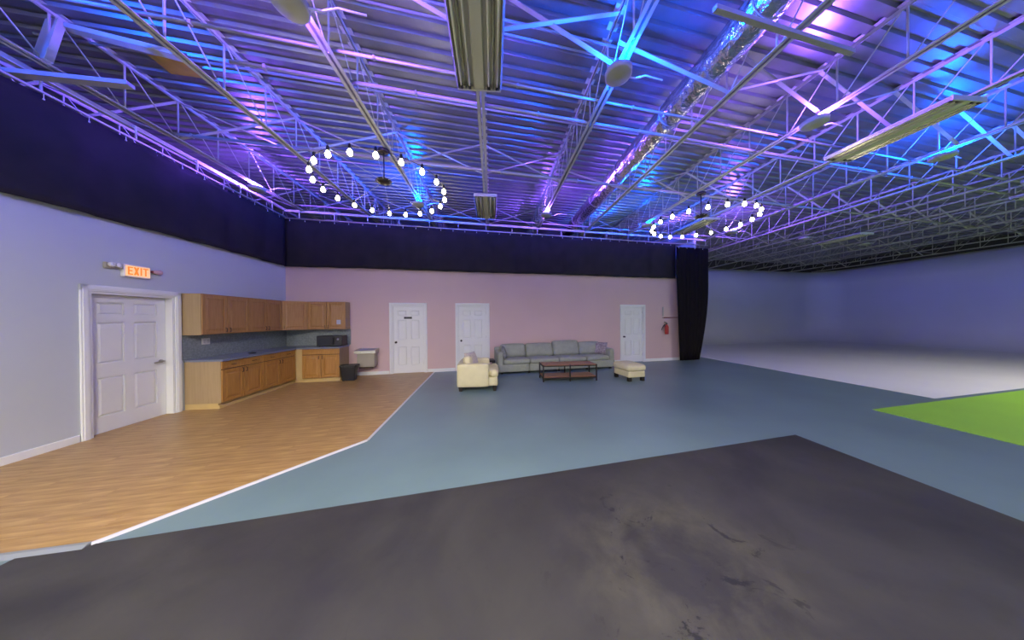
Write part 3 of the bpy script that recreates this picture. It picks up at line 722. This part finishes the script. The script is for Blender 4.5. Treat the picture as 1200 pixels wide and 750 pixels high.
# inner corner of the two front edges
A1 = Vector(Lw(0,0.64)); B1 = Vector(Bw(0,0.64)); den = v.x*u.y-v.y*u.x; w_ = B1-A1; s_ = (w_.x*u.y-w_.y*u.x)/den; I1 = A1+v*s_
P += [(I1.x,I1.y)]+[(q[0],q[1]) for q in (Bw(1.565,0.64),Bw(1.565,0.013))]
wt = thing('worktop', 'blue-grey laminate worktop running around the kitchen corner', 'worktop', (0,0,0.876))
MB().prism(P, 0.0, 0.036).build('slab', m_top, wt)
mb = MB(); mb.bar((*Lw(2.43,0.643)[:2],0.018),(I1.x,I1.y,0.018),0.008,0.036); mb.bar((I1.x,I1.y,0.018),(*Bw(1.565,0.643)[:2],0.018),0.008,0.036); mb.build('front_edge', m_top, wt)
for R, a, b, lab in ((RL,-2.44,-0.002,'speckled grey-green splashback under the cabinets on the grey-blue wall'),(RB,0.014,1.60,'speckled grey-green splashback behind the microwave')):
    o = MB().box(a,b,-0.011,-0.001,0.914,1.363).build('splashback', m_splash); o.location = C0; o.rotation_euler = (0,0,R); tag(o, lab, 'splashback')
# socket
r = thing('wall_socket', 'white double power socket on the splashback', 'socket', Lw(2.055,0.011,1.225), RL)
MB().bbox(-0.075,0.075,-0.008,0,-0.06,0.06,0.003).build('plate', m_plate, r)
for x in (-0.035,0.035):
    o = MB().bbox(x-0.022,x+0.022,-0.012,-0.007,-0.04,0.04,0.002).build('outlet', m_plate, r)
    for z in (-0.018,0.018): MB().box(x-0.01,x-0.006,-0.0128,-0.0115,z-0.008,z+0.008).box(x+0.006,x+0.01,-0.0128,-0.0115,z-0.008,z+0.008).build('slot', m_black, o)
# small flat thing on the worktop
r = thing('soap_dish', 'small flat dark dish lying on the worktop', 'dish', Lw(1.55,0.42,0.9125), RL)
MB().lathe([(0,0),(0.05,0),(0.075,0.018),(0.07,0.018),(0.046,0.006),(0,0.006)],16).build('bowl', m_black, r, True)
# microwave
r = thing('microwave', 'black microwave oven on the worktop under the wall cabinet', 'microwave', Bw(0.94,0.45,0.9125), RB); W, D, H = 0.60, 0.36, 0.285
MB().bbox(0,W,0.02,D,0.012,H,0.008).build('body', m_black, r)
d = MB().bbox(0.0,0.42,-0.002,0.02,0.014,H-0.004,0.004).build('door', m_black, r)
MB().box(0.05,0.33,-0.0045,-0.001,0.06,H-0.06).build('window', m_dglass, d)
MB().bar((0.395,-0.03,0.05),(0.395,-0.03,H-0.05),0.018).bar((0.395,-0.03,0.055),(0.395,0,0.055),0.014).bar((0.395,-0.03,H-0.055),(0.395,0,H-0.055),0.014).build('handle', m_black, d)
p = MB().bbox(0.423,W,-0.002,0.02,0.014,H-0.004,0.004).build('control_panel', m_black, r)
mb = MB().lathe([(0,0),(0.030,0),(0.028,0.014),(0,0.016)],16); mb.v = [(0.50+a, -0.002-c, 0.19+b) for a,b,c in mb.v]; mb.build('dial', m_chrome, p, True)
for z in (0.06,0.10):
    for k in range(3): MB().box(0.455+k*0.04,0.482+k*0.04,-0.004,-0.001,z,z+0.022).build('button', m_dglass, p)
for x in (0.05,W-0.05):
    for yy in (0.05,D-0.05): MB().tube((x,yy,0),(x,yy,0.014),0.012,8).build('foot', m_black, r)

# ---------------------------------------------------------------- drinking fountain, bin
r = thing('drinking_fountain', 'wall mounted stainless drinking fountain beside the black bin', 'fountain', Bw(1.80,0.003,0.26), RB)
MB().bbox(0.05,0.50,-0.30,0,0.03,0.42,0.015).build('body', m_beige, r)
MB().add([(0,-0.36,0.42),(0.54,-0.36,0.42),(0.54,0,0.42),(0,0,0.42),(0,-0.36,0.50),(0.54,-0.36,0.50),(0.54,0,0.53),(0,0,0.53),(0.04,-0.32,0.503),(0.50,-0.32,0.503),(0.50,-0.05,0.527),(0.04,-0.05,0.527),(0.07,-0.28,0.47),(0.47,-0.28,0.47),(0.47,-0.09,0.475),(0.07,-0.09,0.475)],
         [(3,2,1,0),(0,1,5,4),(1,2,6,5),(2,3,7,6),(3,0,4,7),(4,5,9,8),(5,6,10,9),(6,7,11,10),(7,4,8,11),(8,9,13,12),(9,10,14,13),(10,11,15,14),(11,8,12,15),(12,13,14,15)]).build('basin', m_stainless, r)
MB().path([(0.12,-0.06,0.52),(0.12,-0.07,0.565),(0.15,-0.13,0.57)],0.012,8).build('spout', m_chrome, r)
MB().bbox(0.18,0.42,-0.375,-0.355,0.435,0.475,0.004).build('push_bar', m_chrome, r)
MB().box(0.10,0.45,-0.27,-0.03,0.0,0.03).build('grille', m_bronze, r)
r = thing('waste_bin', 'black plastic waste bin standing below the drinking fountain', 'bin', Bw(1.755,0.55,ZW), RB)
def rrect(a, b, rad, n=5):
    out = []
    for cx, cy, q in ((a-rad,b-rad,0),(-a+rad,b-rad,90),(-a+rad,-b+rad,180),(a-rad,-b+rad,270)):
        for i in range(n+1): t = math.radians(q+90*i/n); out.append((cx+rad*math.cos(t), cy+rad*math.sin(t)))
    return out
def loft(secs, close=True):
    vs = []; fs = []; n = len(secs[0][0])
    for poly, z in secs: vs += [(x,y,z) for x,y in poly]
    for k in range(len(secs)-1):
        for i in range(n): fs.append((k*n+i,k*n+(i+1)%n,(k+1)*n+(i+1)%n,(k+1)*n+i))
    fs.append(tuple(range(n-1,-1,-1))); fs.append(tuple((len(secs)-1)*n+i for i in range(n)))
    return MB().add(vs,fs)
loft([(rrect(0.15,0.10,0.03),0.0),(rrect(0.19,0.13,0.035),0.40),(rrect(0.18,0.12,0.03),0.40),(rrect(0.142,0.092,0.028),0.015)]).build('tub', m_black, r)
loft([(rrect(0.188,0.128,0.035),0.365),(rrect(0.208,0.148,0.04),0.37),(rrect(0.208,0.148,0.04),0.41),(rrect(0.182,0.122,0.033),0.41),(rrect(0.182,0.122,0.033),0.395)]).build('rim', m_black, r)

# ---------------------------------------------------------------- exit sign
r = thing('exit_sign', 'lit orange EXIT sign with emergency lamp heads above the door', 'exit sign', Lw(3.06,0,2.395), RL)
MB().bbox(-0.155,0.155,-0.055,0,-0.095,0.095,0.008).build('housing', m_plate, r)
fc = MB().box(-0.140,0.140,-0.059,-0.054,-0.078,0.078).build('face', m_exit, r)
def letter(ch, x, w_, h_, t):
    mb = MB(); y0, y1 = -0.063, -0.0588; z0 = -h_/2
    bx = lambda a,b,c,d: mb.box(x+a,x+b,y0,y1,z0+c,z0+d)
    if ch == 'E': bx(0,t,0,h_); bx(t,w_,0,t); bx(t,w_*0.9,h_/2-t/2,h_/2+t/2); bx(t,w_,h_-t,h_)
    if ch == 'I': bx(w_/2-t/2,w_/2+t/2,0,h_)
    if ch == 'T': bx(0,w_,h_-t,h_); bx(w_/2-t/2,w_/2+t/2,0,h_-t)
    if ch == 'X':
        for sg in (-1,1):
            q = [(x+(w_-t*1.25 if sg > 0 else 0),z0+h_),(x+(w_ if sg > 0 else t*1.25),z0+h_),(x+(t*1.25 if sg > 0 else w_),z0),(x+(0 if sg > 0 else w_-t*1.25),z0)]
            yy = y0 if sg > 0 else y0+0.0003
            mb.add([(a,yy,b) for a,b in q]+[(a,y1,b) for a,b in q], [(3,2,1,0),(4,5,6,7),(0,1,5,4),(1,2,6,5),(2,3,7,6),(3,0,4,7)])
    return mb
for ch, x, w2 in (('E',-0.118,0.055),('X',-0.052,0.062),('I',0.018,0.03),('T',0.056,0.062)): letter(ch, x, w2, 0.120, 0.017).build('letter', m_exitl, fc)
MB().bbox(-0.33,-0.175,-0.04,0,0.0,0.085,0.006).build('battery_box', m_beige, r)
for k, x in enumerate((-0.285,-0.215)):
    mb = MB().lathe([(0,0),(0.028,0),(0.034,0.035),(0.030,0.045),(0,0.048)],14); mb.v = [(x+a, -0.035-c, 0.055+b) for a,b,c in mb.v]; mb.build('lamp_head', m_plate, r, True)
MB().bar((-0.18,-0.03,0.03),(-0.15,-0.03,0.03),0.03).build('arm', m_beige, r)
MB().bar((0.15,-0.03,0.03),(0.20,-0.03,0.03),0.03).build('arm', m_dkred, r)
mb = MB().lathe([(0,0),(0.022,0),(0.040,0.09),(0.036,0.10),(0,0.102)],14); mb.v = [(0.20+c, -0.035+a, 0.035+b) for a,b,c in mb.v]; mb.build('lamp_head', m_redlens, r, True)

# ---------------------------------------------------------------- extinguisher and rod
r = thing('fire_extinguisher', 'red fire extinguisher hanging on the pink wall beside the drape', 'extinguisher', Bw(12.23,0.088,1.0), RB)
MB().lathe([(0,0),(0.06,0),(0.066,0.02),(0.066,0.27),(0.05,0.32),(0.025,0.345),(0.022,0.37),(0,0.37)],18).build('cylinder', m_red, r, True)
MB().lathe([(0,0.36),(0.028,0.36),(0.028,0.40),(0,0.40)],12).build('valve', m_black, r)
MB().bar((0.02,0,0.40),(-0.12,0,0.43),0.022,0.012).bar((0.02,0,0.42),(-0.11,0,0.47),0.022,0.012).build('lever', m_black, r)
MB().path([(-0.02,0,0.38),(-0.10,-0.01,0.36),(-0.16,-0.01,0.30),(-0.21,-0.01,0.22),(-0.235,-0.01,0.16)],0.014,8).build('hose', m_black, r)
MB().box(-0.03,0.03,0.066,0.085,0.10,0.34).build('wall_bracket', m_chrome, r)
r = thing('wall_rod', 'thin red rod with a grey bracket above the fire extinguisher', 'rod', Bw(12.14,0,1.62), RB)
MB().tube((-0.01,-0.06,0),(0.62,-0.06,0),0.016,8).build('rod', m_dkred, r, True)
MB().box(-0.02,0.02,-0.012,0,-0.02,0.02).bar((0,-0.06,0),(0,0,0),0.02).build('mount', m_rod, r)
MB().bbox(-0.028,0.028,-0.02,0,0.06,0.40,0.004).build('bracket', m_rod, r)

# ---------------------------------------------------------------- sofa
def sofa():
    fx0 = Vector((-0.413,7.403,0)); L = 3.80; D = 0.84
    r = thing('sofa', 'long grey-green four-seat sofa against the pink wall', 'sofa', fx0, RB)
    aw = 0.17; n = 4; mw = L/n
    for i in range(n):
        MB().cushion(((i+0.5)*mw, D/2, 0.165), (mw-0.006, D-0.01, 0.23), 0.025, (0,0.004,0), 6).build('base', m_sofa, r, True)
        MB().cushion(((i+0.5)*mw, D-0.11, 0.50), (mw-0.006, 0.20, 0.46), 0.05, (0,0.01,0), 6).build('back_frame', m_sofa, r, True)
    MB().cushion((aw/2, D/2, 0.36), (aw, D-0.02, 0.56), 0.06, (0.01,0,0), 6).build('arm', m_sofa, r, True)
    MB().cushion((L-aw/2, D/2, 0.36), (aw, D-0.02, 0.56), 0.06, (0.01,0,0), 6).build('arm', m_sofa, r, True)
    xs = [aw, mw, 2*mw, 3*mw, L-aw]; xs2 = [aw, 0.98, 1.90, 2.82, L-aw-0.02]
    for i in range(4):
        w_ = xs2[i+1]-xs2[i]
        MB().cushion(((xs2[i]+xs2[i+1])/2, 0.31, 0.345), (w_-0.008, 0.62, 0.14), 0.05, (0,0.01,0.018), 8, 0.002).build('seat_cushion', m_sofa, r, True)
    hs = [0.80, 0.80, 0.86, 0.80]
    for i in range(4):
        w_ = xs2[i+1]-xs2[i]; M = Matrix.Rotation(math.radians(-11), 3, 'X'); hh = hs[i]-0.40
        MB().cushion(((xs2[i]+xs2[i+1])/2, 0.63, 0.41+hh/2), (w_-0.012, 0.20, hh+0.02), 0.07, (0,0.035,0.01), 8, 0.004, M).build('back_cushion', m_sofa, r, True)
    for x in (0.12, mw, 2*mw, 3*mw, L-0.12):
        for y in (0.08, D-0.08): MB().box(x-0.03,x+0.03,y-0.03,y+0.03,0,0.055).build('foot', m_darkwood, r)
    return r
sofa()
def pillow(name, c, size, ax, tilt, rz, m, label):
    r = thing(name, label, 'pillow', c, rz)
    M = Matrix.Rotation(math.radians(tilt), 3, ax)
    w_, h_ = size; n = 10; vs = []; fs = []
    for sg in (1,-1):
        for i in range(n+1):
            for j in range(n+1):
                a = 2*i/n-1; b = 2*j/n-1; pinch = 1-0.10*(1-(abs(a*b))**1.5)*(max(abs(a),abs(b))**4)*0.6
                t = 0.075*max(0,(1-a**4)*(1-b**4))**0.6
                vs.append(M @ Vector((a*w_/2*pinch, sg*t, h_/2+b*h_/2*pinch)))
    k = (n+1)**2
    for i in range(n):
        for j in range(n):
            a = i*(n+1)+j; fs.append((a,a+n+1,a+n+2,a+1)); a += k; fs.append((a,a+1,a+n+2,a+n+1))
    mb = MB().add(vs,fs); o = mb.build('cover', m, r, True)
    return r
q = Vector((-0.413,7.403,0))
def sp(x, y, z): p = q+u*x+pv*y; return (p.x,p.y,z)
pillow('throw_pillow', sp(0.27,0.30,0.41), (0.42,0.40), 'X', -16, RB+math.radians(75), m_sofadk, 'grey throw pillow leaning on the sofa arm next to the armchair')
pillow('throw_pillow', sp(3.50,0.40,0.41), (0.44,0.42), 'X', -16, RB-math.radians(50), m_lilac, 'lilac patterned throw pillow in the sofa corner by the ottoman')

# ---------------------------------------------------------------- armchair, ottoman
def armchair():
    r = thing('armchair', 'cream leather armchair seen from its side', 'armchair', (-0.81,6.16,0), math.radians(4))
    # front towards +x
    MB().cushion((0,0,0.21), (0.90,0.86,0.20), 0.02, (0,0,0), 6).build('base', m_cream, r, True)
    for sg in (-1,1):
        MB().cushion((-0.10,sg*0.43,0.365), (0.70,0.17,0.51), 0.035, (0,0.008,0.006), 6).build('arm', m_cream, r, True)
    MB().cushion((-0.38,0,0.37), (0.17,0.72,0.50), 0.04, (0.01,0,0.006), 6).build('back', m_cream, r, True)
    MB().cushion((0.10,0,0.385), (0.72,0.68,0.16), 0.06, (0.01,0,0.02), 8, 0.003).build('seat_cushion', m_cream, r, True)
    for sg in (-1,1): MB().cushion((0.37,sg*0.39,0.385), (0.17,0.14,0.155), 0.055, (0.012,0.01,0.015), 6, 0.002).build('cushion_ear', m_cream, r, True)
    M = Matrix.Rotation(math.radians(-12), 3, 'Y')
    MB().cushion((-0.22,0.0,0.59), (0.18,0.66,0.36), 0.07, (0.03,0,0.02), 8, 0.004, M).build('back_cushion', m_cream, r, True)
    for x in (-0.38,0.38):
        for y in (-0.40,0.40): MB().add([(x-0.045,y-0.045,0.1),(x+0.045,y-0.045,0.1),(x+0.045,y+0.045,0.1),(x-0.045,y+0.045,0.1),(x-0.032,y-0.032,0),(x+0.032,y-0.032,0),(x+0.032,y+0.032,0),(x-0.032,y+0.032,0)],[(0,1,2,3),(7,6,5,4),(4,5,1,0),(5,6,2,1),(6,7,3,2),(7,4,0,3)]).build('leg', m_darkwood, r)
armchair()
pillow('throw_pillow', (-0.90,5.98,0.48), (0.42,0.38), 'X', -20, math.radians(65), m_creampat, 'cream patterned throw pillow on the armchair')
def ottoman():
    o = Vector((2.93,6.44,0)); r = thing('ottoman', 'cream leather ottoman with a cushioned top', 'ottoman', o, RB); W, D = 0.50, 0.66
    MB().cushion((W/2,D/2,0.18), (W-0.02,D-0.02,0.16), 0.02, (0,0,0), 6).build('base', m_cream, r, True)
    MB().cushion((W/2,D/2,0.335), (W+0.03,D+0.03,0.17), 0.065, (0.01,0.01,0.03), 8, 0.002).build('top_cushion', m_cream, r, True)
    for x in (0.06,W-0.06):
        for y in (0.06,D-0.06): MB().box(x-0.04,x+0.04,y-0.04,y+0.04,0,0.105).build('leg', m_darkwood, r)
ottoman()

# ---------------------------------------------------------------- tables
def coffee_table():
    r = thing('coffee_table', 'low coffee table with reddish wood top and black metal legs', 'table', (0.775,6.50,0), math.radians(5)); W, D, H = 1.43, 0.52, 0.43
    for k in range(2):
        a, b = (0.02, W/2-0.004) if k == 0 else (W/2+0.004, W-0.02)
        MB().bbox(a, b, 0.02, D-0.02, H-0.022, H, 0.004).build('top', m_tabletop, r)
        MB().bbox(a, b, 0.02, D-0.02, 0.105, 0.125, 0.004).build('shelf', m_tabletop, r)
    t = 0.032
    for x in (t/2, W/2, W-t/2):
        for y in (t/2, D-t/2): MB().box(x-t/2,x+t/2,y-t/2,y+t/2,0,H-0.002).build('leg', m_darkwood, r)
    for z in (H-0.034, 0.092):
        for y in (t/2, D-t/2): MB().box(t,W-t,y-0.012,y+0.012,z-0.012,z+0.012).build('rail', m_darkwood, r)
        for x in (t/2, W-t/2): MB().box(x-0.012,x+0.012,t,D-t,z-0.012,z+0.012).build('rail', m_darkwood, r)
coffee_table()
r = thing('side_table', 'small black side table between the armchair and the sofa', 'table', (-0.72,7.42,0), RB)
MB().bbox(-0.20,0.20,-0.18,0.18,0.385,0.44,0.006).build('top', m_darkwood, r)
for x in (-0.17,0.17):
    for y in (-0.15,0.15): MB().box(x-0.02,x+0.02,y-0.02,y+0.02,0,0.386).build('leg', m_darkwood, r)

for m in bpy.data.meshes: m.validate()
